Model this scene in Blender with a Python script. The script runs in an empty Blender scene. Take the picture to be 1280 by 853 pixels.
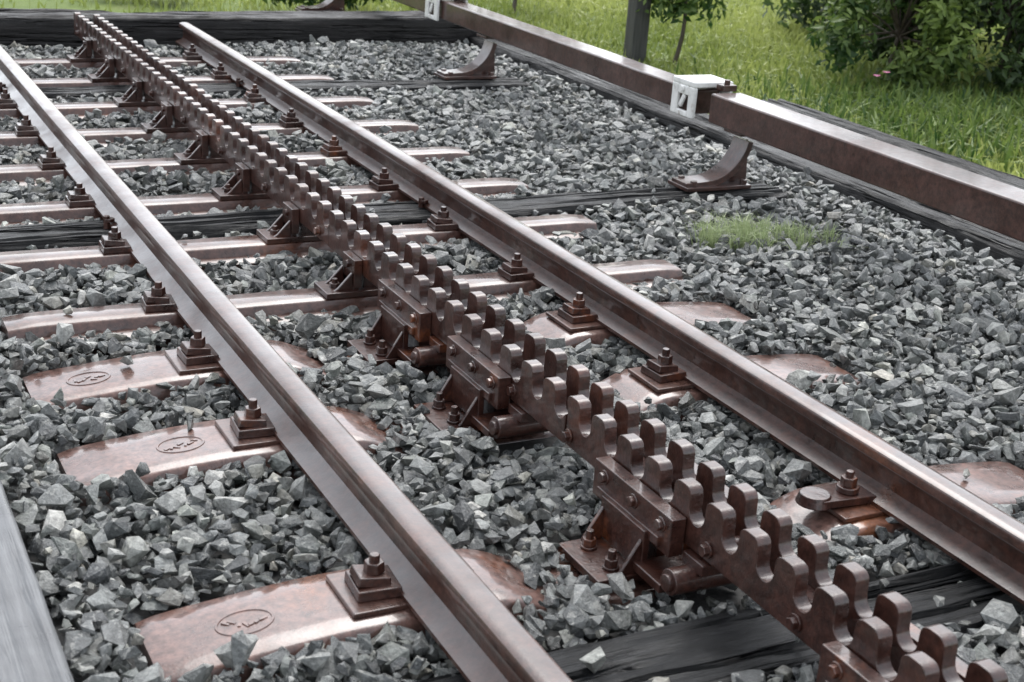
import bpy, bmesh, numpy as np, math, random
from mathutils import Vector, Matrix, noise, Euler
random.seed(7); rng=np.random.default_rng(7)
scene=bpy.context.scene
# ------------------------------------------------------------------ helpers
def link(ob,parent=None):
    scene.collection.objects.link(ob)
    if parent is not None: ob.parent=parent
    return ob
def new_mat(name):
    m=bpy.data.materials.new(name); m.use_nodes=True
    nt=m.node_tree; b=nt.nodes["Principled BSDF"]
    return m,nt,b
def N(nt,t,**kw):
    n=nt.nodes.new(t)
    for k,v in kw.items(): setattr(n,k,v)
    return n
def ramp(nt,stops,interp='LINEAR'):
    r=N(nt,'ShaderNodeValToRGB'); cr=r.color_ramp; cr.interpolation=interp
    while len(cr.elements)<len(stops): cr.elements.new(0.5)
    for e,(p,c) in zip(cr.elements,stops):
        e.position=p; e.color=(c[0],c[1],c[2],1) if hasattr(c,'__len__') else (c,c,c,1)
    return r
def coords(nt,scale=(1,1,1)):
    g=N(nt,'ShaderNodeNewGeometry'); mp=N(nt,'ShaderNodeMapping'); mp.inputs['Scale'].default_value=scale
    nt.links.new(g.outputs['Position'],mp.inputs['Vector']); return mp.outputs['Vector']
def noise_n(nt,vec,scale,detail=4,rough=.55):
    n=N(nt,'ShaderNodeTexNoise'); n.inputs['Scale'].default_value=scale
    n.inputs['Detail'].default_value=detail; n.inputs['Roughness'].default_value=rough
    nt.links.new(vec,n.inputs['Vector']); return n.outputs['Fac']
def mixc(nt,fac,a,b,mode='MIX'):
    m=N(nt,'ShaderNodeMix',data_type='RGBA',blend_type=mode)
    for s,v in ((0,fac),(6,a),(7,b)):
        if isinstance(v,bpy.types.NodeSocket): nt.links.new(v,m.inputs[s])
        else: m.inputs[s].default_value=v if s==0 else (v[0],v[1],v[2],1)
    return m.outputs[2]
def bump(nt,b,h,strength=.3,dist=.002,prev=None):
    n=N(nt,'ShaderNodeBump'); n.inputs['Strength'].default_value=strength; n.inputs['Distance'].default_value=dist
    nt.links.new(h,n.inputs['Height'])
    if prev is not None: nt.links.new(prev,n.inputs['Normal'])
    nt.links.new(n.outputs['Normal'],b.inputs['Normal']); return n.outputs['Normal']

def rust(name,dark,mid,orange,r0=.2,r1=.5,spec=.6,scale=1,orange_amt=.55,bstr=.5,coat=.3):
    """wet, rusted steel: mottled brown with orange bloom, a broken water film (coat) on top"""
    m,nt,b=new_mat(name); v=coords(nt)
    n1=noise_n(nt,v,9*scale,5,.65); n2=noise_n(nt,v,60*scale,3,.7); n3=noise_n(nt,v,3.1*scale,4,.6)
    r=ramp(nt,[(.3,dark),(.68,mid)]); nt.links.new(n1,r.inputs[0])
    r2=ramp(nt,[(orange_amt,0),(orange_amt+.14,1)]); nt.links.new(n3,r2.inputs[0])
    c=mixc(nt,r2.outputs[0],r.outputs[0],orange)
    r3=ramp(nt,[(.25,.35),(.75,1.55)]); nt.links.new(n2,r3.inputs[0])
    c=mixc(nt,1.0,c,r3.outputs[0],'MULTIPLY')
    nt.links.new(c,b.inputs['Base Color'])
    rr=ramp(nt,[(.3,r0),(.7,r1)]); nt.links.new(n1,rr.inputs[0]); nt.links.new(rr.outputs[0],b.inputs['Roughness'])
    b.inputs['Specular IOR Level'].default_value=spec
    rc=ramp(nt,[(.32,coat*.2),(.55,coat)]); nt.links.new(n3,rc.inputs[0]); nt.links.new(rc.outputs[0],b.inputs['Coat Weight']); b.inputs['Coat Roughness'].default_value=.10
    p=bump(nt,b,noise_n(nt,v,150,2,.6),bstr,.0014)
    bump(nt,b,noise_n(nt,v,28,3,.6),bstr*.8,.004,p)
    return m
M_rail=rust('rail_steel',(.028,.012,.0085),(.078,.033,.023),(.11,.040,.020),r0=.26,r1=.5,spec=.55,orange_amt=.60,bstr=.30,coat=.85)
M_rack=rust('rack_steel',(.022,.009,.0068),(.064,.024,.0165),(.10,.031,.015),r0=.24,r1=.52,spec=.55,orange_amt=.60,bstr=.7,coat=.75)
M_sleep=rust('sleeper_steel',(.085,.045,.036),(.165,.092,.074),(.19,.066,.026),r0=.18,r1=.45,spec=.5,orange_amt=.57,bstr=.4,coat=.9)
M_sleep2=rust('sleeper_steel_dark',(.052,.025,.019),(.115,.058,.044),(.13,.047,.023),r0=.2,r1=.48,spec=.5,orange_amt=.57,bstr=.4,coat=.75)
M_fast=rust('fastener_steel',(.024,.009,.007),(.066,.024,.016),(.18,.052,.017),r0=.22,r1=.52,spec=.55,orange_amt=.57,bstr=.7,scale=2,coat=.75)
M_beam=rust('beam_paint',(.032,.014,.011),(.072,.031,.024),(.07,.030,.021),r0=.26,r1=.5,spec=.5,orange_amt=.6,bstr=.4,coat=.75)

def wood(name,axis,c0=(.002,.0025,.003),c1=(.008,.009,.010),c2=(.04,.042,.046),ro=(.3,.7),coat=.08,bd=1.0):
    m,nt,b=new_mat(name)
    s=(1.2,22,22) if axis=='X' else (22,1.2,22)
    v=coords(nt,s); v0=coords(nt)
    g=noise_n(nt,v,2.6,6,.75); big=noise_n(nt,v0,5,3,.6)
    r=ramp(nt,[(.36,c0),(.54,c1),(.72,c2)]); nt.links.new(g,r.inputs[0])
    rb=ramp(nt,[(.3,.4),(.7,1.5)]); nt.links.new(big,rb.inputs[0])
    c=mixc(nt,1.0,r.outputs[0],rb.outputs[0],'MULTIPLY'); nt.links.new(c,b.inputs['Base Color'])
    rr=ramp(nt,[(.35,ro[0]),(.65,ro[1])]); nt.links.new(big,rr.inputs[0]); nt.links.new(rr.outputs[0],b.inputs['Roughness'])
    b.inputs['Coat Weight'].default_value=coat; b.inputs['Coat Roughness'].default_value=.25; b.inputs['Specular IOR Level'].default_value=.4
    crack=ramp(nt,[(.40,0),(.47,1)]); nt.links.new(noise_n(nt,v,1.2,3,.5),crack.inputs[0])
    p=bump(nt,b,g,bd,.02); bump(nt,b,crack.outputs[0],bd,.035,p)
    return m
M_woodX=wood('tarred_timber_x','X'); M_woodY=wood('tarred_timber_y','Y')
M_woodG=wood('grey_timber_y','Y',(.055,.058,.062),(.085,.089,.094),(.12,.125,.13),(.2,.45),.4,.25)
M_woodEnd=wood('end_timber_wood','X',(.005,.005,.005),(.016,.015,.015),(.045,.041,.039))

class MB:
    def __init__(s): s.bm=bmesh.new()
    def box(s,c,size,rot=None,mi=0,taper=None):
        vs=[]
        for dz in (-.5,.5):
            for dx,dy in ((-.5,-.5),(.5,-.5),(.5,.5),(-.5,.5)):
                k=1 if (taper is None or dz<0) else taper
                vs.append(Vector((dx*size[0]*k,dy*size[1]*k,dz*size[2])))
        if rot: 
            R=Euler(rot).to_matrix(); vs=[R@v for v in vs]
        v=[s.bm.verts.new(p+Vector(c)) for p in vs]
        for f in ((0,3,2,1),(4,5,6,7),(0,1,5,4),(1,2,6,5),(2,3,7,6),(3,0,4,7)):
            s.bm.faces.new([v[i] for i in f]).material_index=mi
    def cyl(s,c,r,h,axis='Z',n=14,mi=0,r2=None,ang=0):
        r2=r if r2 is None else r2
        A=[];B=[]
        for i in range(n):
            a=2*math.pi*i/n+ang; u,w=math.cos(a),math.sin(a)
            for L,rr,hh in ((A,r,-h/2),(B,r2,h/2)):
                p={'Z':(u*rr,w*rr,hh),'X':(hh,u*rr,w*rr),'Y':(w*rr,hh,u*rr)}[axis]
                L.append(s.bm.verts.new(Vector(c)+Vector(p)))
        for i in range(n):
            j=(i+1)%n; s.bm.faces.new((A[i],A[j],B[j],B[i])).material_index=mi
        s.bm.faces.new(A[::-1]).material_index=mi; s.bm.faces.new(B).material_index=mi
    def sweep(s,rings,closed=True,caps=True,mi=0):
        R=[[s.bm.verts.new(Vector(p)) for p in ring] for ring in rings]
        n=len(R[0])
        for a,b in zip(R[:-1],R[1:]):
            for i in range(n if closed else n-1):
                j=(i+1)%n; s.bm.faces.new((a[i],a[j],b[j],b[i])).material_index=mi
        if caps:
            s.bm.faces.new(R[0][::-1]).material_index=mi; s.bm.faces.new(R[-1]).material_index=mi
    def obj(s,name,mats,parent=None,bevel=0,seg=2,smooth=35):
        bmesh.ops.recalc_face_normals(s.bm,faces=s.bm.faces)
        me=bpy.data.meshes.new(name); s.bm.to_mesh(me); s.bm.free()
        for m in (mats if isinstance(mats,(list,tuple)) else [mats]): me.materials.append(m)
        ob=bpy.data.objects.new(name,me); link(ob,parent)
        if smooth:
            for p in me.polygons: p.use_smooth=True
            me.set_sharp_from_angle(angle=math.radians(smooth))
        if bevel:
            b=ob.modifiers.new('bevel','BEVEL'); b.width=bevel; b.segments=seg; b.limit_method='ANGLE'; b.angle_limit=math.radians(40); b.harden_normals=True
        return ob

# ------------------------------------------------------------------ layout
SL_NEAR=[-.76,0,.76,1.232]
SL_FAR=[1.638,2.209,2.756,3.302,3.858,4.40,4.98,5.52]
WOODS=[(-.38,-1.3,2.15),(2.46,-1.25,2.1),(4.76,-1.25,2.1)]
Y0,Y1=-1.9,6.08
RX=.565
# ---- running rails
prof=[(.052,0),(.052,.009),(.022,.021),(.009,.031),(.0075,.045),(.0075,.070),(.012,.079),(.028,.086),(.031,.090),(.031,.105),(.028,.111),(.021,.1145),(.008,.116)]
prof=prof+[(-x,z) for x,z in prof[::-1]]
rails=[]
for sx in (-1,1):
    mb=MB(); ys=np.arange(Y0,Y1-.02,.12)
    mb.sweep([[(sx*RX+x+.0006*math.sin(y*3),y,z) for x,z in prof] for y in ys])
    rails.append(mb.obj('steel_rail',M_rail,bevel=0,smooth=28))
# ---- fasteners
def fastener(mb,x,y,side,z=0,kind=0):
    j=random.uniform(-.006,.006); t=random.uniform(-.08,.08)
    mb.box((x,y+j,z+.010),(.088,.092,.020),rot=(0,0,t),taper=.96)
    mb.box((x-side*.006,y+j,z+.028),(.066,.062,.018),rot=(0,side*.12,t),taper=.92)
    mb.cyl((x,y+j,z+.047),.021,.022,'Z',6,ang=random.random(),r2=.0195)
    mb.cyl((x,y+j,z+.064),.0105,.016+random.uniform(0,.012),'Z',10)
def fastener_low(mb,x,y,side):
    mb.box((x,y,.008),(.06,.07,.014),rot=(0,side*.1,0)); mb.cyl((x+side*-.0,y,.020),.017,.012,'Z',6,ang=random.random())
def fastener_round(mb,x,y,side,z=0):
    mb.box((x-side*.02,y,z+.012),(.15,.075,.018),rot=(0,side*.06,0))
    mb.cyl((x-side*.09,y,z+.018),.042,.024,'Z',20,r2=.034)
    mb.cyl((x,y,z+.028),.026,.014,'Z',16)
    mb.cyl((x,y,z+.045),.019,.022,'Z',6,ang=.3)
    mb.cyl((x,y,z+.060),.0095,.02,'Z',10)
for i,sx in enumerate((-1,1)):
    mb=MB()
    for y in SL_NEAR+SL_FAR:
        if y==0 and sx==1: fastener_round(mb,sx*RX-.092,y,1)
        else: fastener(mb,sx*RX-.088,y,1)
        fastener_low(mb,sx*RX+.076,y,-1)
    mb.obj('rail_fasteners',M_fast,parent=rails[i],bevel=.0025)
    mb=MB()
    for y in SL_NEAR: mb.box((sx*RX-.02,y,-.006),(.27,.155,.011))
    mb.obj('tie_plates',M_sleep2,parent=rails[i],bevel=.003)
    mb=MB()
    for (wy,_,_) in WOODS[1:]:
        for d in (-1,1):
            x=sx*RX+d*.06; mb.cyl((x,wy,.012),.011,.05,'Z',8); mb.cyl((x-d*.008,wy,.022),.019,.012,'Z',8)
    mb.obj('dog_spikes',M_fast,parent=rails[i],bevel=.002)
# ---- steel sleepers
def ss(t): t=max(0,min(1,t)); return t*t*(3-2*t)
def zoff(x,near):
    a=abs(x)
    if near:
        z=-.001
        if a<.44: z-=.05*ss((.44-a)/.17)
        if a>.72: z-=.028*((a-.72)/.35)**1.3
        if a>1.03: z-=.10*(a-1.03)
        return z-.011
    return -.002-(.10*(a-1.0) if a>1.0 else 0)
def sleeper(y,near):
    mb=MB()
    if near: P=[(-.150,-.13),(-.116,-.022),(-.111,-.006),(-.102,0),(-.05,.001),(.05,.001),(.102,0),(.111,-.006),(.116,-.022),(.150,-.13)]
    else: P=[(-.125,-.12),(-.12,-.040),(-.105,-.032),(-.070,-.030),(-.062,-.006),(-.054,0),(.054,0),(.062,-.006),(.070,-.030),(.105,-.032),(.12,-.040),(.125,-.12)]
    L=1.075 if near else 1.07
    xs=np.linspace(-L,L,73); rings=[]
    for x in xs:
        wob=.0015*noise.noise(Vector((x*4,y*9,0)))
        k=1 if abs(x)<L-.02 else .96
        rings.append([(x,y+p*k+.003*noise.noise(Vector((x*2,y*3,5))),zz+zoff(x,near)+wob) for p,zz in P])
    mb.sweep(rings)
    if near and y!=SL_NEAR[0]:
        # worn oval forged mark near the left end, following the sleeper's curve
        cx=-.90 if y<.5 else (-.82 if y<1 else -.93)
        def top(x): return zoff(x,True)+.001+.0015*noise.noise(Vector((x*4,y*9,0)))
        def ring(rx,ry,dz):
            o=[]
            for a in np.linspace(0,2*math.pi,32,endpoint=False):
                x=cx+rx*math.cos(a); o.append((x,y+ry*math.sin(a),top(x)+dz))
            return o
        mb.sweep([ring(.056,.042,-.002),ring(.054,.040,.0020),ring(.050,.036,.0020),ring(.048,.034,-.001)],caps=False)
        for k in range(7):
            x=cx+(k-3)*.011
            mb.box((x,y+random.uniform(-.012,.012),top(x)),(.006,.016,.004),rot=(0,0,random.uniform(-1.4,1.4)))
    mb.obj('steel_sleeper',M_sleep if near else M_sleep2,smooth=40,bevel=0)
for y in SL_NEAR: sleeper(y,True)
for y in SL_FAR: sleeper(y,False)
# ---- timbers
def timber(name,x0,x1,y0,y1,z0,z1,axis,mat,amp=.006,seed=0,parent=None,rnd=.014,step=.03,crk=2.2):
    mb=MB(); L0,L1=(x0,x1) if axis=='X' else (y0,y1); c0,c1=(y0,y1) if axis=='X' else (x0,x1)
    def side(a,b,n): 
        return [(a[0]+(b[0]-a[0])*t,a[1]+(b[1]-a[1])*t) for t in np.linspace(0,1,n,endpoint=False)]
    r=rnd
    pts=[(c0+r,z1),(c1-r,z1),(c1-r*.3,z1-r*.3),(c1,z1-r),(c1,z0),(c0,z0),(c0,z1-r),(c0+r*.3,z1-r*.3)]
    sec=side(pts[0],pts[1],26)+[pts[1],pts[2]]+side(pts[3],pts[4],6)+side(pts[4],pts[5],3)+side(pts[5],pts[6],6)+[pts[6],pts[7]]
    rings=[]
    for t in np.linspace(L0,L1,max(3,int((L1-L0)/step))):
        ring=[]
        for (c,z) in sec:
            q=Vector((t*1.6,c*14+seed,z*14)); q2=Vector((t*9,c*40+seed,z*40))
            dc=amp*noise.noise(q)+amp*.5*noise.noise(q2); dz=amp*noise.noise(q+Vector((9,3,1)))+amp*.5*noise.noise(q2+Vector((5,5,5)))
            cr=noise.noise(Vector((t*.9,c*55+seed,z*40)))
            if cr<-.12: dz-=amp*crk*min(1,(-.12-cr)*6)
            ring.append((t,c+dc,z+dz) if axis=='X' else (c+dc,t,z+dz))
        rings.append(ring)
    mb.sweep(rings); return mb.obj(name,mat,smooth=50,parent=parent)
for i,(wy,xa,xb) in enumerate(WOODS):
    timber('timber_sleeper',xa,xb,wy-.105,wy+.105,-.2,-.004 if i else -.018,'X',M_woodX,seed=i*7,amp=.010)
timber('edge_timber',-1.50,-1.225,-2.2,.62,-.28,.03,'Y',M_woodG,seed=31,amp=.003,crk=.8)
timber('edge_timber',2.39,2.62,-2.4,6.1,-.3,.02,'Y',M_woodY,seed=41)
timber('edge_timber',3.15,3.38,-2.4,4.1,-.3,.0,'Y',M_woodY,seed=51)
timber('edge_timber',-3.5,2.62,6.11,6.40,-.3,.13,'X',M_woodEnd,seed=61,amp=.01)
timber('edge_timber',-1.50,-1.225,.66,6.1,-.28,-.03,'Y',M_woodY,seed=71)

# ------------------------------------------------------------------ rack rail
P=.11; ZR=.114; ZT=.182; ZB=.062
BT=.031
rack=bpy.data.objects.new('rack_rail',None); link(rack)
def tooth_pts(y):
    pts=[]; r=.0250; cy=y+r; zc=ZR+r
    for a in np.linspace(math.pi,2*math.pi,9): pts.append((cy+r*math.cos(a),zc+r*math.sin(a)))
    w=P-2*r; a0=y+2*r; j=random.uniform(-.0012,.0012); T=ZT+j; zs=T-.016
    h=[(.0012,zs),(.0038,zs+.0075),(.0085,T-.0038),(.0145,T-.0008),(.021,T)]
    for d,z in h: pts.append((a0+d,z))
    for d,z in h[::-1]: pts.append((a0+w-d,z))
    return pts
def bar(mb,x,y0,n,t=BT,dz=0):
    top=[]
    for i in range(n): top+=tooth_pts(y0+i*P)
    ye=y0+n*P
    top=[(y0-.004,ZB),(y0-.004,ZR+.02)]+top[1:]+[(ye-.008,ZR+.02),(ye-.008,ZB)]
    A=[(x-t/2,yy,zz+dz) for yy,zz in top]; B=[(x+t/2,yy,zz+dz) for yy,zz in top]
    mb.sweep([A,B])
BX=[-.046,.046]
mb=MB()
for k,x in enumerate(BX):
    y=-1.74+k*P/2; first=[5,12][k]; n=first
    while y<5.95:
        if y+n*P>6.0: n=int((6.0-y)/P)
        if n<=0: break
        bar(mb,x+random.uniform(-.002,.002),y,n,dz=random.uniform(-.002,.002))
        y+=n*P; n=14
mb.obj('toothed_bars',M_rack,parent=rack,bevel=.002,seg=2,smooth=30)
mb=MB()
def side_bolt(y,z,x=-.0615,r=.0125):
    mb.cyl((x-.002,y,z),r*1.35,.005,'X',14); mb.cyl((x-.009,y,z),r,.012,'X',6,ang=random.random())
y=-1.6
while y<5.9:
    side_bolt(y,.088); mb.cyl((0,y,.088),.016,.11,'X',12); y+=.275
y=-1.62
while y<5.9:
    mb.box((0,y+.1,.082),(.058,.10,.036)); y+=.55
mb.obj('bar_bolts',M_fast,parent=rack,bevel=.0015)
def chair(y,near):
    mb=MB(); zb=-.047 if near else -.002
    fl=.17 if near else .12; fw=.20 if near else .165
    mb.box((0,y,zb+.009),(2*fw+.02,fl,.018))
    mb.box((0,y,zb+(ZB-.003-zb)/2+.004),(.10,fl*.55,ZB-.003-zb-.008))
    hl=.30 if near else .10
    for s in (-1,1):
        if near:
            mb.box((s*.080,y,.078),(.034,hl,.082))
            mb.box((s*.106,y,.020),(.016,.17,.090))
            mb.box((s*.100,y,.058),(.012,.24,.022))
            for d in (-.075,.075):
                yy=y+d; q=[(s*.110,zb+.018),(s*.160,zb+.018),(s*.114,.045)]
                mb.sweep([[(a,yy-.005,b_) for a,b_ in q],[(a,yy+.005,b_) for a,b_ in q]])
            for d in (-.045,.045):
                bx=s*.158; by=y+d
                mb.cyl((bx,by,zb+.021),.018,.006,'Z',14); mb.cyl((bx,by,zb+.032),.0155,.018,'Z',6,ang=random.random()); mb.cyl((bx,by,zb+.048),.009,.022,'Z',10)
            for d in (-.115,-.01,.105):
                mb.cyl((s*.098,y+d,.094),.016,.005,'X',14); mb.cyl((s*.104,y+d,.094),.0125,.012,'X',6,ang=random.random())
        else:
            mb.box((s*.076,y,.066),(.026,hl,.085)); mb.box((s*.079,y,.020),(.020,hl*.9,.05))
            for d in (-.32,.32):
                yy=y+d*fl; tx=.012
                q=[(s*.088,zb+.016),(s*(fw-.015),zb+.016),(s*(fw-.03),zb+.026),(s*.092,.070)]
                mb.sweep([[(a,yy-tx/2,b_) for a,b_ in q],[(a,yy+tx/2,b_) for a,b_ in q]])
            bx=s*(fw-.035)
            mb.cyl((bx,y,zb+.024),.017,.014,'Z',6,ang=random.random()); mb.cyl((bx,y,zb+.036),.009,.016,'Z',10)
            mb.cyl((s*.092,y,.085),.013,.012,'X',6,ang=random.random())
    if near:
        mb.cyl((0,y-.20,.016),.027,.25,'X',20); mb.cyl((-.128,y-.20,.016),.018,.012,'X',14)
        mb.box((0,y-.20,.047),(.15,.07,.024))
        mb.box((-.02,y-.13,-.010),(.22,.10,.02))
    mb.obj('rack_chair',M_fast if near else M_rack,parent=rack,bevel=.0025)
for y in SL_NEAR: chair(y,True)
for y in SL_FAR: chair(y,False)

# ------------------------------------------------------------------ side beam on curved brackets
beam=bpy.data.objects.new('conductor_rail_beam',None); link(beam)
BXF,BXB,BZ0,BZ1=1.86,2.01,.230,.350
YJ=2.78
def beamseg(name,x0,x1,y0,y1,z0,z1):
    mb=MB(); rings=[]
    for y in np.arange(y0,y1+.001,.15):
        w=.0015*noise.noise(Vector((y*2,0,1)))
        rings.append([(x0+w,y,z0),(x1+w,y,z0),(x1+w,y,z1+w),(x0+w,y,z1+w)])
    mb.sweep(rings); return mb.obj(name,M_beam,parent=beam,bevel=.008,seg=3)
beamseg('beam_near',BXF,BXB,-2.3,YJ-.05,BZ0,BZ1)
beamseg('beam_far',BXF+.01,BXB-.01,YJ+.0,8.6,BZ0+.005,BZ1-.012)
def bracket(y):
    mb=MB(); c=[]
    for t in np.linspace(0,1,14):
        a=t*math.radians(80); r=.205
        c.append((1.74+r*math.sin(a),.022+r*(1-math.cos(a))))
    c=[(1.65,.020),(1.70,.020)]+c
    L=[]
    for i,(x,z) in enumerate(c):
        j0=max(0,i-1); j1=min(len(c)-1,i+1); d=Vector((c[j1][0]-c[j0][0],0,c[j1][1]-c[j0][1])).normalized(); nrm=Vector((-d.z,0,d.x))
        wy=.055; th=.013
        L.append([(x+nrm.x*th,y-wy,z+nrm.z*th),(x+nrm.x*th,y+wy,z+nrm.z*th),(x-nrm.x*th,y+wy,z-nrm.z*th),(x-nrm.x*th,y-wy,z-nrm.z*th)])
    mb.sweep(L)
    web=[(1.74,.03)]+[(x+.02,z) for x,z in c[4:]]+[(1.975,.012),(1.80,.0)]
    mb.sweep([[(a,y-.009,b_) for a,b_ in web],[(a,y+.009,b_) for a,b_ in web]])
    mb.box((1.80,y,.010),(.31,.15,.016))
    for s in (-1,1):
        mb.cyl((1.69,y+s*.045,.030),.016,.02,'Z',6); mb.cyl((1.93,y+s*.05,.026),.016,.02,'Z',6)
    mb.box((1.945,y,.222),(.13,.12,.014))
    mb.obj('curved_bracket',M_rack,parent=beam,bevel=.003,smooth=40)
bracket(2.50); bracket(4.86); bracket(7.2)
mw,nt,b=new_mat('white_enamel'); v=coords(nt)
r=ramp(nt,[(.32,(.38,.34,.30)),(.42,(.66,.66,.64)),(.6,(.8,.8,.78))]); nt.links.new(noise_n(nt,v,16,5,.7),r.inputs[0]); nt.links.new(r.outputs[0],b.inputs['Base Color']); b.inputs['Roughness'].default_value=.3
def clamp(y):
    mb=MB()
    x0,x1=BXF-.022,BXB+.022; zt=BZ1+.016
    mb.box(((x0+x1)/2,y,zt),(x1-x0,.17,.024))
    for xx in (x0+.009,x1-.009):
        for d in (-.062,.062): mb.box((xx,y+d,zt-.012-.065),(.018,.046,.13))
        mb.box((xx,y,zt-.012-.020),(.0176,.078,.04)); mb.box((xx,y,zt-.012-.118),(.0176,.078,.024))
        mb.box((xx,y+.01,zt-.08),(.014,.022,.06),rot=(.5,0,0))
    mb.cyl((x0-.004,y,zt-.028),.014,.012,'X',10)
    mb.obj('white_clamp',mw,parent=beam,bevel=.008,seg=3)
    mb=MB(); mb.box((BXB-.045,y-.13,BZ1+.014),(.07,.05,.026)); mb.cyl((BXB-.045,y-.13,BZ1+.036),.014,.02,'Z',6); mb.obj('clamp_bolt',M_fast,parent=beam,bevel=.003)
clamp(YJ+.04); clamp(5.45)

# ------------------------------------------------------------------ ground
m_gr,nt,b=new_mat('soil_and_turf'); v=coords(nt)
r=ramp(nt,[(.35,(.07,.11,.02)),(.5,(.12,.17,.035)),(.62,(.15,.20,.045)),(.75,(.16,.15,.08))]); nt.links.new(noise_n(nt,v,.9,6,.6),r.inputs[0]); nt.links.new(r.outputs[0],b.inputs['Base Color']); b.inputs['Roughness'].default_value=.9
bump(nt,b,noise_n(nt,v,30,4),.8,.02)
mb=MB(); s=300
v4=[mb.bm.verts.new(p) for p in ((-s,-s,-.28),(s,-s,-.28),(s,s,-.28),(-s,s,-.28))]; mb.bm.faces.new(v4)
mb.obj('ground',m_gr,smooth=0)
m_bed,nt,b=new_mat('ballast_fines'); v=coords(nt)
r=ramp(nt,[(.3,(.02,.02,.02)),(.7,(.08,.08,.077))]); nt.links.new(noise_n(nt,v,90,3,.7),r.inputs[0]); nt.links.new(r.outputs[0],b.inputs['Base Color']); b.inputs['Roughness'].default_value=.8
mb=MB(); mb.box((.45,1.7,-.175),(3.9,8.8,.20)); mb.obj('ballast_bed',m_bed,smooth=0)

# ------------------------------------------------------------------ ballast stones (one mesh)
def hull_variant():
    bm=bmesh.new(); k=rng.integers(11,16)
    pts=rng.uniform(-1,1,size=(k,3))
    m_=np.max(np.abs(pts),axis=1)[:,None]; nn=np.linalg.norm(pts,axis=1)[:,None]
    pts=pts/(.55*m_+.45*nn)*rng.uniform(.72,1.0,(k,1))
    for _ in range(3):
        d=rng.normal(size=3); d/=np.linalg.norm(d); q=pts@d; ex=np.maximum(q-.6,0); pts=pts-ex[:,None]*d
    pts*=np.array([rng.uniform(1.05,1.55),rng.uniform(.8,1.05),rng.uniform(.5,.85)])
    vs=[bm.verts.new(p) for p in pts]
    res=bmesh.ops.convex_hull(bm,input=vs)
    junk=[e for e in res['geom_interior'] if isinstance(e,bmesh.types.BMVert)]
    bmesh.ops.delete(bm,geom=junk,context='VERTS')
    bmesh.ops.triangulate(bm,faces=bm.faces)
    bm.verts.ensure_lookup_table(); bm.verts.index_update()
    V=np.array([v.co[:] for v in bm.verts]); F=np.array([[v.index for v in f.verts] for f in bm.faces]); bm.free()
    return V,F
VAR=[hull_variant() for _ in range(90)]
def grid(x0,x1,y0,y1,s):
    nx=int((x1-x0)/s); ny=int((y1-y0)/s)
    X,Y=np.meshgrid(np.arange(nx),np.arange(ny)); X=X+.5*(Y%2)
    X=x0+(X+rng.uniform(-.45,.45,X.shape))*s; Y=y0+(Y+rng.uniform(-.45,.45,Y.shape))*s
    return X.ravel(),Y.ravel()
def lowf(X,Y): return .008*np.sin(X*2.1+1)*np.cos(Y*1.7)+.006*np.sin(X*5.3+Y*3.1)+.004*np.sin(Y*9+X*4)
PX=[];PY=[];PZ=[];PS=[]
for layer,(sp,zm,zv,sm) in enumerate([(.032,-.027,.011,.0172),(.034,-.046,.009,.020),(.066,-.012,.010,.0235)]):
    X,Y=grid(-1.9 if layer==0 else -1.6,2.38,-1.7,6.09,sp)
    Z=zm+lowf(X,Y)+rng.normal(0,zv,X.shape)*.8
    S=np.clip(sm*np.exp(rng.normal(0,.33,X.shape)),.006,.040)
    keep=np.ones(X.shape,bool)
    for y in SL_NEAR:
        a=np.abs(X); d=np.abs(Y-y)
        top=(d<.120)&(a<1.09)
        mid=(a<.33)&(a>.21)&(d<.125)
        keep&=~(top&~mid)
        Z[mid]=np.minimum(Z[mid],-.035)
        keep&=~((a<.22)&(d<.11))
    for y in SL_FAR:
        a=np.abs(X); d=np.abs(Y-y)
        keep&=~((d<.080)&(a<1.08))
        q=(d<.13)&(a<1.1); Z[q]=np.minimum(Z[q],-.042)
    for i,(wy,xa,xb) in enumerate(WOODS):
        q=(np.abs(Y-wy)<(.108 if i else .100))&(X<xb+.02)
        if i==0: q&=~((rng.random(X.shape)<.05)&(layer==0))
        keep&=~q
    for rx in (-RX,RX):
        q=np.abs(X-rx)<.07; Z[q]=np.minimum(Z[q],-.016-S[q]*.8)
    q=np.abs(X)<.10; Z[q]=np.minimum(Z[q],-.01-S[q]*.6)
    for y in SL_NEAR: keep&=~((np.abs(X)<.14)&(np.abs(Y-(y-.17))<.08)&(Z>-.05))
    keep&=~((X<-1.2)&(Y<.65)); keep&=~((X<-1.2)&(layer==2))
    keep&=~((X>1.63)&(X<1.99)&(np.abs(Y-2.5)<.09)); keep&=~((X>1.63)&(X<1.99)&(np.abs(Y-4.86)<.09))
    PX.append(X[keep]);PY.append(Y[keep]);PZ.append(Z[keep]);PS.append(S[keep])
sx_=[(-.38,-.36,-.01),(.02,-.42,-.01),(.30,-.33,-.01),(.62,-.40,-.01),(.95,-.35,-.01),(-.78,.83,-.008),(.85,.02,-.01),(-1.0,-.40,-.01),(-.42,2.25,.0),(-.9,1.66,.0),(.8,2.8,.0),(-.24,.06,-.04),(-.75,-.33,-.01),(1.0,.70,-.015),(-.83,1.26,-.01),(1.5,2.45,.0),(.3,2.43,.0)]
PX.append(np.array([a for a,_,_ in sx_]));PY.append(np.array([a for _,a,_ in sx_]));PZ.append(np.array([c+.010 for _,_,c in sx_]));PS.append(rng.uniform(.012,.024,len(sx_)))
PX,PY,PZ,PS=[np.concatenate(a) for a in (PX,PY,PZ,PS)]
n=len(PX); vi=rng.integers(0,len(VAR),n)
az=rng.uniform(0,2*np.pi,n); tl=rng.normal(0,.65,n); ta=rng.uniform(0,2*np.pi,n)
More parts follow.
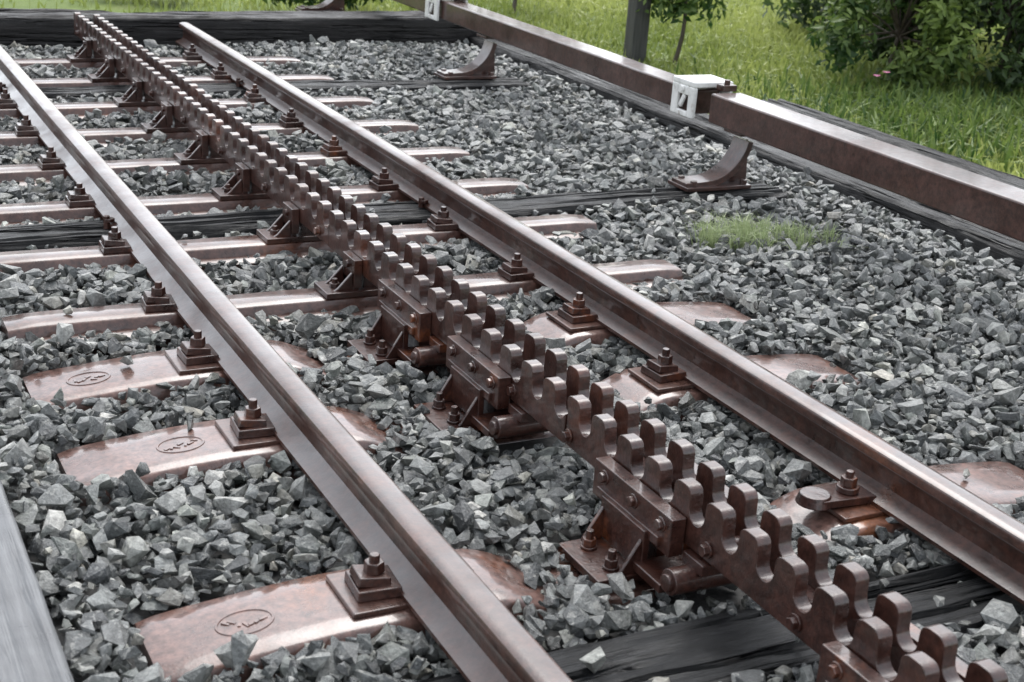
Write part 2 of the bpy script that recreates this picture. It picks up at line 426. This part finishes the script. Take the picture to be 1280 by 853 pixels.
def rotz(a):
    c,s=np.cos(a),np.sin(a); R=np.zeros((len(a),3,3)); R[:,0,0]=c;R[:,0,1]=-s;R[:,1,0]=s;R[:,1,1]=c;R[:,2,2]=1; return R
def rotx(a):
    c,s=np.cos(a),np.sin(a); R=np.zeros((len(a),3,3)); R[:,1,1]=c;R[:,1,2]=-s;R[:,2,1]=s;R[:,2,2]=c;R[:,0,0]=1; return R
ROT=rotz(ta)@rotx(tl)@rotz(az)
tint=np.clip(rng.normal(.41,.24,n),0,1); hue=rng.random(n)
AV=[];AF=[];AT=[];AH=[];off=0
for k,(V,F) in enumerate(VAR):
    I=np.where(vi==k)[0]
    if not len(I): continue
    W=np.einsum('nij,vj->nvi',ROT[I],V)*PS[I][:,None,None]+np.stack([PX[I],PY[I],PZ[I]],1)[:,None,:]
    AV.append(W.reshape(-1,3)); AF.append((F[None]+(np.arange(len(I))*len(V))[:,None,None]+off).reshape(-1,3)); off+=len(I)*len(V)
    AT.append(np.repeat(tint[I],len(V))); AH.append(np.repeat(hue[I],len(V)))
def mesh_np(name,V,F,mats,attrs={},parent=None):
    V=np.asarray(V,np.float32); F=np.asarray(F,np.int32); k=F.shape[1]
    me=bpy.data.meshes.new(name); me.vertices.add(len(V)); me.vertices.foreach_set('co',V.ravel())
    me.loops.add(F.size); me.loops.foreach_set('vertex_index',F.ravel())
    me.polygons.add(len(F)); me.polygons.foreach_set('loop_start',np.arange(0,F.size,k,dtype=np.int32))
    for an,a in attrs.items():
        at=me.attributes.new(an,'FLOAT','POINT'); at.data.foreach_set('value',np.asarray(a,np.float32))
    me.update(calc_edges=True); me.validate()
    for m in mats: me.materials.append(m)
    me.shade_flat()
    return link(bpy.data.objects.new(name,me),parent)
ms,nt,b=new_mat('crushed_stone'); v=coords(nt)
at=N(nt,'ShaderNodeAttribute',attribute_name='tint'); ah=N(nt,'ShaderNodeAttribute',attribute_name='hue')
r=ramp(nt,[(0,(.048,.052,.053)),(.35,(.110,.116,.114)),(.7,(.225,.23,.22)),(1,(.42,.415,.39))]); nt.links.new(at.outputs['Fac'],r.inputs[0])
h=ramp(nt,[(0,(.97,1.0,1.0)),(.6,(1.01,1,.98)),(.85,(.98,1.03,.96)),(1,(1.10,1.02,.90))]); nt.links.new(ah.outputs['Fac'],h.inputs[0])
c=mixc(nt,1.0,r.outputs[0],h.outputs[0],'MULTIPLY')
r2=ramp(nt,[(.25,.35),(.5,1.0),(.75,1.8)]); nz=noise_n(nt,v,75,4,.7); nt.links.new(nz,r2.inputs[0]); c=mixc(nt,1.0,c,r2.outputs[0],'MULTIPLY')
vr=ramp(nt,[(.58,0),(.66,.55)]); nt.links.new(noise_n(nt,v,48,3,.6),vr.inputs[0])
c=mixc(nt,vr.outputs[0],c,(.42,.42,.39))
nt.links.new(c,b.inputs['Base Color'])
rr=ramp(nt,[(.3,.16),(.6,.45)]); nt.links.new(at.outputs['Fac'],rr.inputs[0]); nt.links.new(rr.outputs[0],b.inputs['Roughness'])
b.inputs['Specular IOR Level'].default_value=.8
bump(nt,b,noise_n(nt,v,130,4,.75),1.0,.005)
mesh_np('ballast',np.concatenate(AV),np.concatenate(AF),[ms],{'tint':np.concatenate(AT),'hue':np.concatenate(AH)})
print('stones',n)

# ------------------------------------------------------------------ vegetation
def leaf_mat(name,c0,c1,rough=.5,trans=.4):
    m,nt,b=new_mat(name)
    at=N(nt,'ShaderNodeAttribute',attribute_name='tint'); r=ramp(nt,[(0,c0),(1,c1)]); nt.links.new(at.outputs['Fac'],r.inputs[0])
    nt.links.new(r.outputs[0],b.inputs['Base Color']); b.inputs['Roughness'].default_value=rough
    t=N(nt,'ShaderNodeBsdfTranslucent'); nt.links.new(r.outputs[0],t.inputs['Color'])
    ms_=N(nt,'ShaderNodeMixShader'); ms_.inputs[0].default_value=trans
    out=[x for x in nt.nodes if x.type=='OUTPUT_MATERIAL'][0]
    nt.links.new(b.outputs[0],ms_.inputs[1]); nt.links.new(t.outputs[0],ms_.inputs[2]); nt.links.new(ms_.outputs[0],out.inputs[0]); return m
G_grass=leaf_mat('grass_blade',(.21,.27,.065),(.43,.48,.15)); G_weed=leaf_mat('weed_leaf',(.22,.29,.13),(.40,.46,.25))
G_dark=leaf_mat('shrub_leaf_dark',(.015,.036,.013),(.10,.165,.045)); G_mid=leaf_mat('shrub_leaf_mid',(.03,.08,.018),(.22,.30,.07)); G_fl=leaf_mat('petal',(.7,.2,.4),(.85,.4,.6))
def blades(name,X,Y,Z,H,W,mat,lean=.5,parent=None,tint=None):
    n=len(X); a=rng.uniform(0,2*np.pi,n); la=rng.uniform(0,2*np.pi,n); le=np.abs(rng.normal(0,lean,n))
    dx,dy=np.cos(a)*W/2,np.sin(a)*W/2
    m1=np.stack([X+np.cos(la)*H*le*.3,Y+np.sin(la)*H*le*.3,Z+H*.55],1); tp=np.stack([X+np.cos(la)*H*le,Y+np.sin(la)*H*le,Z+H*np.clip(1-.3*le,.3,1)],1)
    d=np.stack([dx,dy,0*dx],1); base=np.stack([X,Y,Z],1)
    V=np.stack([base-d,base+d,m1+d*.8,m1-d*.8,tp],1).reshape(-1,3)
    o=(np.arange(n)*5)[:,None]
    F=np.concatenate([o+np.array([[0,1,2]]),o+np.array([[0,2,3]]),o+np.array([[3,2,4]])])
    t=np.clip(rng.normal(.5,.25,n),0,1) if tint is None else tint
    return mesh_np(name,V,F,[mat],{'tint':np.repeat(t,5)},parent)
nb=90000
X=rng.uniform(2.66,12,nb); Y=rng.uniform(1.5,20,nb)
k=(X>3.4)|(Y>6.45); X,Y=X[k],Y[k]
pat=.5+.25*np.sin(X*1.3+Y*.7)+.25*np.sin(X*3.1-Y*2.3+1)+rng.normal(0,.2,len(X))
blades('grass_field',X,Y,np.full(len(X),-.28),.04+.06*rng.random(len(X))+.05*np.clip(pat,0,1),.014+.010*rng.random(len(X)),G_grass,.8,tint=np.clip(pat,0,1))
nb=22000; X=rng.uniform(-4,2.7,nb); Y=rng.uniform(6.5,20,nb); pat=.3+.3*np.sin(X*2+Y*1.1)+rng.normal(0,.15,nb); k=(pat>.15); X,Y,pat=X[k],Y[k],pat[k]
blades('grass_field',X,Y,np.full(len(X),-.28),.05+.08*rng.random(len(X)),.014+.01*rng.random(len(X)),G_grass,.6,tint=np.clip(pat,0,1))
xs_=[];ys_=[];hs_=[]
for _ in range(34):
    cx,cy=1.52+rng.normal(0,.12),1.82+rng.normal(0,.085); m=int(rng.integers(25,60))
    xs_.append(cx+rng.normal(0,.016,m)); ys_.append(cy+rng.normal(0,.016,m)); hs_.append(rng.uniform(.06,.13)*rng.uniform(.6,1.1,m))
X=np.concatenate(xs_);Y=np.concatenate(ys_);H=np.concatenate(hs_)
blades('weed_tuft',X,Y,np.full(len(X),-.03),H,.0022+.0025*rng.random(len(X)),G_weed,.8)

def foliage(n,blobs,ls,zmin=-.2):
    w=np.array([b_[3]**2 for b_ in blobs]); w/=w.sum(); ci=rng.choice(len(blobs),n,p=w)
    B=np.array(blobs)
    d=rng.normal(size=(n,3)); d/=np.linalg.norm(d,axis=1)[:,None]
    rad=B[ci,3]*rng.uniform(.4,1.45,n)
    p=B[ci,:3]+d*rad[:,None]; p[:,2]=np.maximum(p[:,2],zmin+rng.random(n)*.1)
    nrm=d*.6+rng.normal(0,.55,(n,3))+np.array([0,0,.5]); nrm/=np.linalg.norm(nrm,axis=1)[:,None]
    t=np.cross(nrm,rng.normal(size=(n,3))); t/=np.linalg.norm(t,axis=1)[:,None]; u=np.cross(nrm,t)
    L=(ls*rng.uniform(.6,1.3,n))[:,None]
    V=np.stack([p-t*L,p+u*L*.42+nrm*L*.1,p+t*L,p-u*L*.42+nrm*L*.1],1).reshape(-1,3)
    o=(np.arange(n)*4)[:,None]; F=np.concatenate([o+np.array([[0,1,2]]),o+np.array([[0,2,3]])])
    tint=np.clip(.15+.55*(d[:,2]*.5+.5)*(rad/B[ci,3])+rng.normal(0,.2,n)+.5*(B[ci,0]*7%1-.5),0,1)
    return V,F,np.repeat(tint,4)
m_bark,nt,b=new_mat('bark'); v=coords(nt,(1,1,.3)); r=ramp(nt,[(.3,(.03,.024,.018)),(.7,(.10,.08,.06))]); nt.links.new(noise_n(nt,v,40),r.inputs[0]); nt.links.new(r.outputs[0],b.inputs['Base Color'])
def limb(mb,p0,p1,r0,r1,n=7,seg=5):
    p0=Vector(p0);p1=Vector(p1); d=(p1-p0).normalized(); u=d.cross(Vector((.3,.9,.1))).normalized(); w=d.cross(u); rings=[]
    off=Vector((random.uniform(-1,1),random.uniform(-1,1),0))*(p1-p0).length*.06
    for i in range(seg+1):
        t=i/seg; c=p0.lerp(p1,t)+off*math.sin(t*math.pi); r=r0+(r1-r0)*t
        rings.append([c+(u*math.cos(a)+w*math.sin(a))*r for a in np.linspace(0,2*math.pi,n,endpoint=False)])
    mb.sweep(rings)
def plant(name,base,blobs,n,ls,mat,trunk=.02,zt=None):
    mb=MB(); bx,by=base; zt=zt or (-.28+.3*(max(b_[2] for b_ in blobs)+.28))
    limb(mb,(bx,by,-.3),(bx+.03,by,zt),trunk,trunk*.7)
    for b_ in blobs: limb(mb,(bx+.03,by,zt-.05*random.random()),(b_[0],b_[1],b_[2]),trunk*.5,trunk*.12)
    ob=mb.obj(name,m_bark,smooth=60)
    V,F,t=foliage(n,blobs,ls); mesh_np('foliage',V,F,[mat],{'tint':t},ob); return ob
def shrub_blobs(cx,cy,R,H,k):
    L=[]
    for i in range(k):
        a=random.random()*6.28; q=math.sqrt(random.random())*R*.95; z=-.1+random.random()*H
        q*=math.sqrt(max(.15,1-(z/(H*1.1))**2)) if z>0 else 1
        L.append((cx+q*math.cos(a),cy+q*math.sin(a),z,R*random.uniform(.12,.30)))
    return L
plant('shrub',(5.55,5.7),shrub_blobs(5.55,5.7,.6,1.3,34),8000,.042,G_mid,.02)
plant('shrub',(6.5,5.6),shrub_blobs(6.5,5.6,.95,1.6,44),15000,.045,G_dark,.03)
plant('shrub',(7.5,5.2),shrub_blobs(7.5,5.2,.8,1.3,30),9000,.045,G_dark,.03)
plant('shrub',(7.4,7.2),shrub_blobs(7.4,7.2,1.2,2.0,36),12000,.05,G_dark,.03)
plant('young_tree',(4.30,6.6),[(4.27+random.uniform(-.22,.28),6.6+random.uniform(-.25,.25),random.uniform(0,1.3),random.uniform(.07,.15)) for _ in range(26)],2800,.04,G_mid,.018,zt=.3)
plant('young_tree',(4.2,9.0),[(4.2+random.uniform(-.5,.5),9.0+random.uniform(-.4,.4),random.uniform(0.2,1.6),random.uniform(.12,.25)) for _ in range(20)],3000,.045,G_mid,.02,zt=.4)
plant('fern_clump',(2.4,8.8),shrub_blobs(2.4,8.8,.5,.35,14),4500,.04,G_mid,.01)
plant('fern_clump',(1.2,9.6),shrub_blobs(1.2,9.6,.35,.25,10),3000,.04,G_dark,.01)
X=rng.normal(5.2,.9,5000); Y=rng.normal(4.3,.6,5000); k=X>3.5; X,Y=X[k],Y[k]
blades('ground_cover',X,Y,np.full(len(X),-.28),.10+.10*rng.random(len(X)),.016+.012*rng.random(len(X)),G_mid,.9)
V=[];F=[];T=[]
for (fx,fy,fz) in [(4.75,4.85,-.02),(5.35,4.1,-.02),(5.5,4.3,.0),(4.72,4.9,-.05)]:
    for i in range(7):
        a=i*2*math.pi/7; o=len(V); q=.02
        V+= [(fx,fy,fz),(fx+q*math.cos(a-.35),fy+q*math.sin(a-.35),fz+.01),(fx+q*1.2*math.cos(a),fy+q*1.2*math.sin(a),fz+.006),(fx+q*math.cos(a+.35),fy+q*math.sin(a+.35),fz+.01)]
        F+=[(o,o+1,o+2),(o,o+2,o+3)]; T+=[random.random()]*4
mesh_np('wildflowers',np.array(V),np.array(F),[G_fl],{'tint':T})
mp_,nt,b=new_mat('post_wood'); v=coords(nt,(20,20,1.5)); r=ramp(nt,[(.3,(.02,.02,.02)),(.7,(.08,.08,.08))]); nt.links.new(noise_n(nt,v,2,6),r.inputs[0]); nt.links.new(r.outputs[0],b.inputs['Base Color']); b.inputs['Roughness'].default_value=.6
mb=MB(); 
rings=[]
for z in np.linspace(-.35,1.5,14):
    w=.062; o=.003*noise.noise(Vector((z*3,1,1))); rings.append([(4.0-w+o,6.66-w,z),(4.0+w+o,6.66-w+o,z),(4.0+w,6.66+w+o,z),(4.0-w,6.66+w,z)])
mb.sweep(rings); mb.obj('wooden_post',mp_,bevel=.008)

# ------------------------------------------------------------------ light, camera
w=bpy.data.worlds.new('World'); scene.world=w; w.use_nodes=True; nt=w.node_tree
bg=nt.nodes['Background']; sky=N(nt,'ShaderNodeTexSky',sky_type='NISHITA'); sky.sun_disc=False
el,az_=math.radians(58),math.radians(35)
sky.sun_elevation=el; sky.sun_rotation=az_; sky.dust_density=2; sky.air_density=1
hs=N(nt,'ShaderNodeHueSaturation'); hs.inputs['Saturation'].default_value=.25; hs.inputs['Value'].default_value=2.6
nt.links.new(sky.outputs[0],hs.inputs['Color']); nt.links.new(hs.outputs[0],bg.inputs['Color']); bg.inputs['Strength'].default_value=.15
sd=bpy.data.lights.new('sun','SUN'); sd.energy=1.5; sd.angle=math.radians(40); sd.color=(1,.985,.96)
so=bpy.data.objects.new('sun',sd); link(so)
dirv=Vector((math.sin(az_)*math.cos(el),math.cos(az_)*math.cos(el),math.sin(el)))
so.rotation_euler=dirv.to_track_quat('Z','Y').to_euler(); so.location=dirv*20
cd=bpy.data.cameras.new('camera'); co=bpy.data.objects.new('camera',cd); link(co); scene.camera=co
co.location=(-1.5655,-2.1799,1.3845); co.rotation_euler=[math.radians(a) for a in (69.606,-4.0017,-26.7113)]
cd.lens=1790.2*36/1280; cd.sensor_width=36; cd.clip_end=1000; cd.clip_start=.05
cd.dof.use_dof=True; cd.dof.focus_distance=4.0; cd.dof.aperture_fstop=7.1
scene.view_settings.view_transform='Standard'; scene.view_settings.look='None'; scene.view_settings.exposure=0
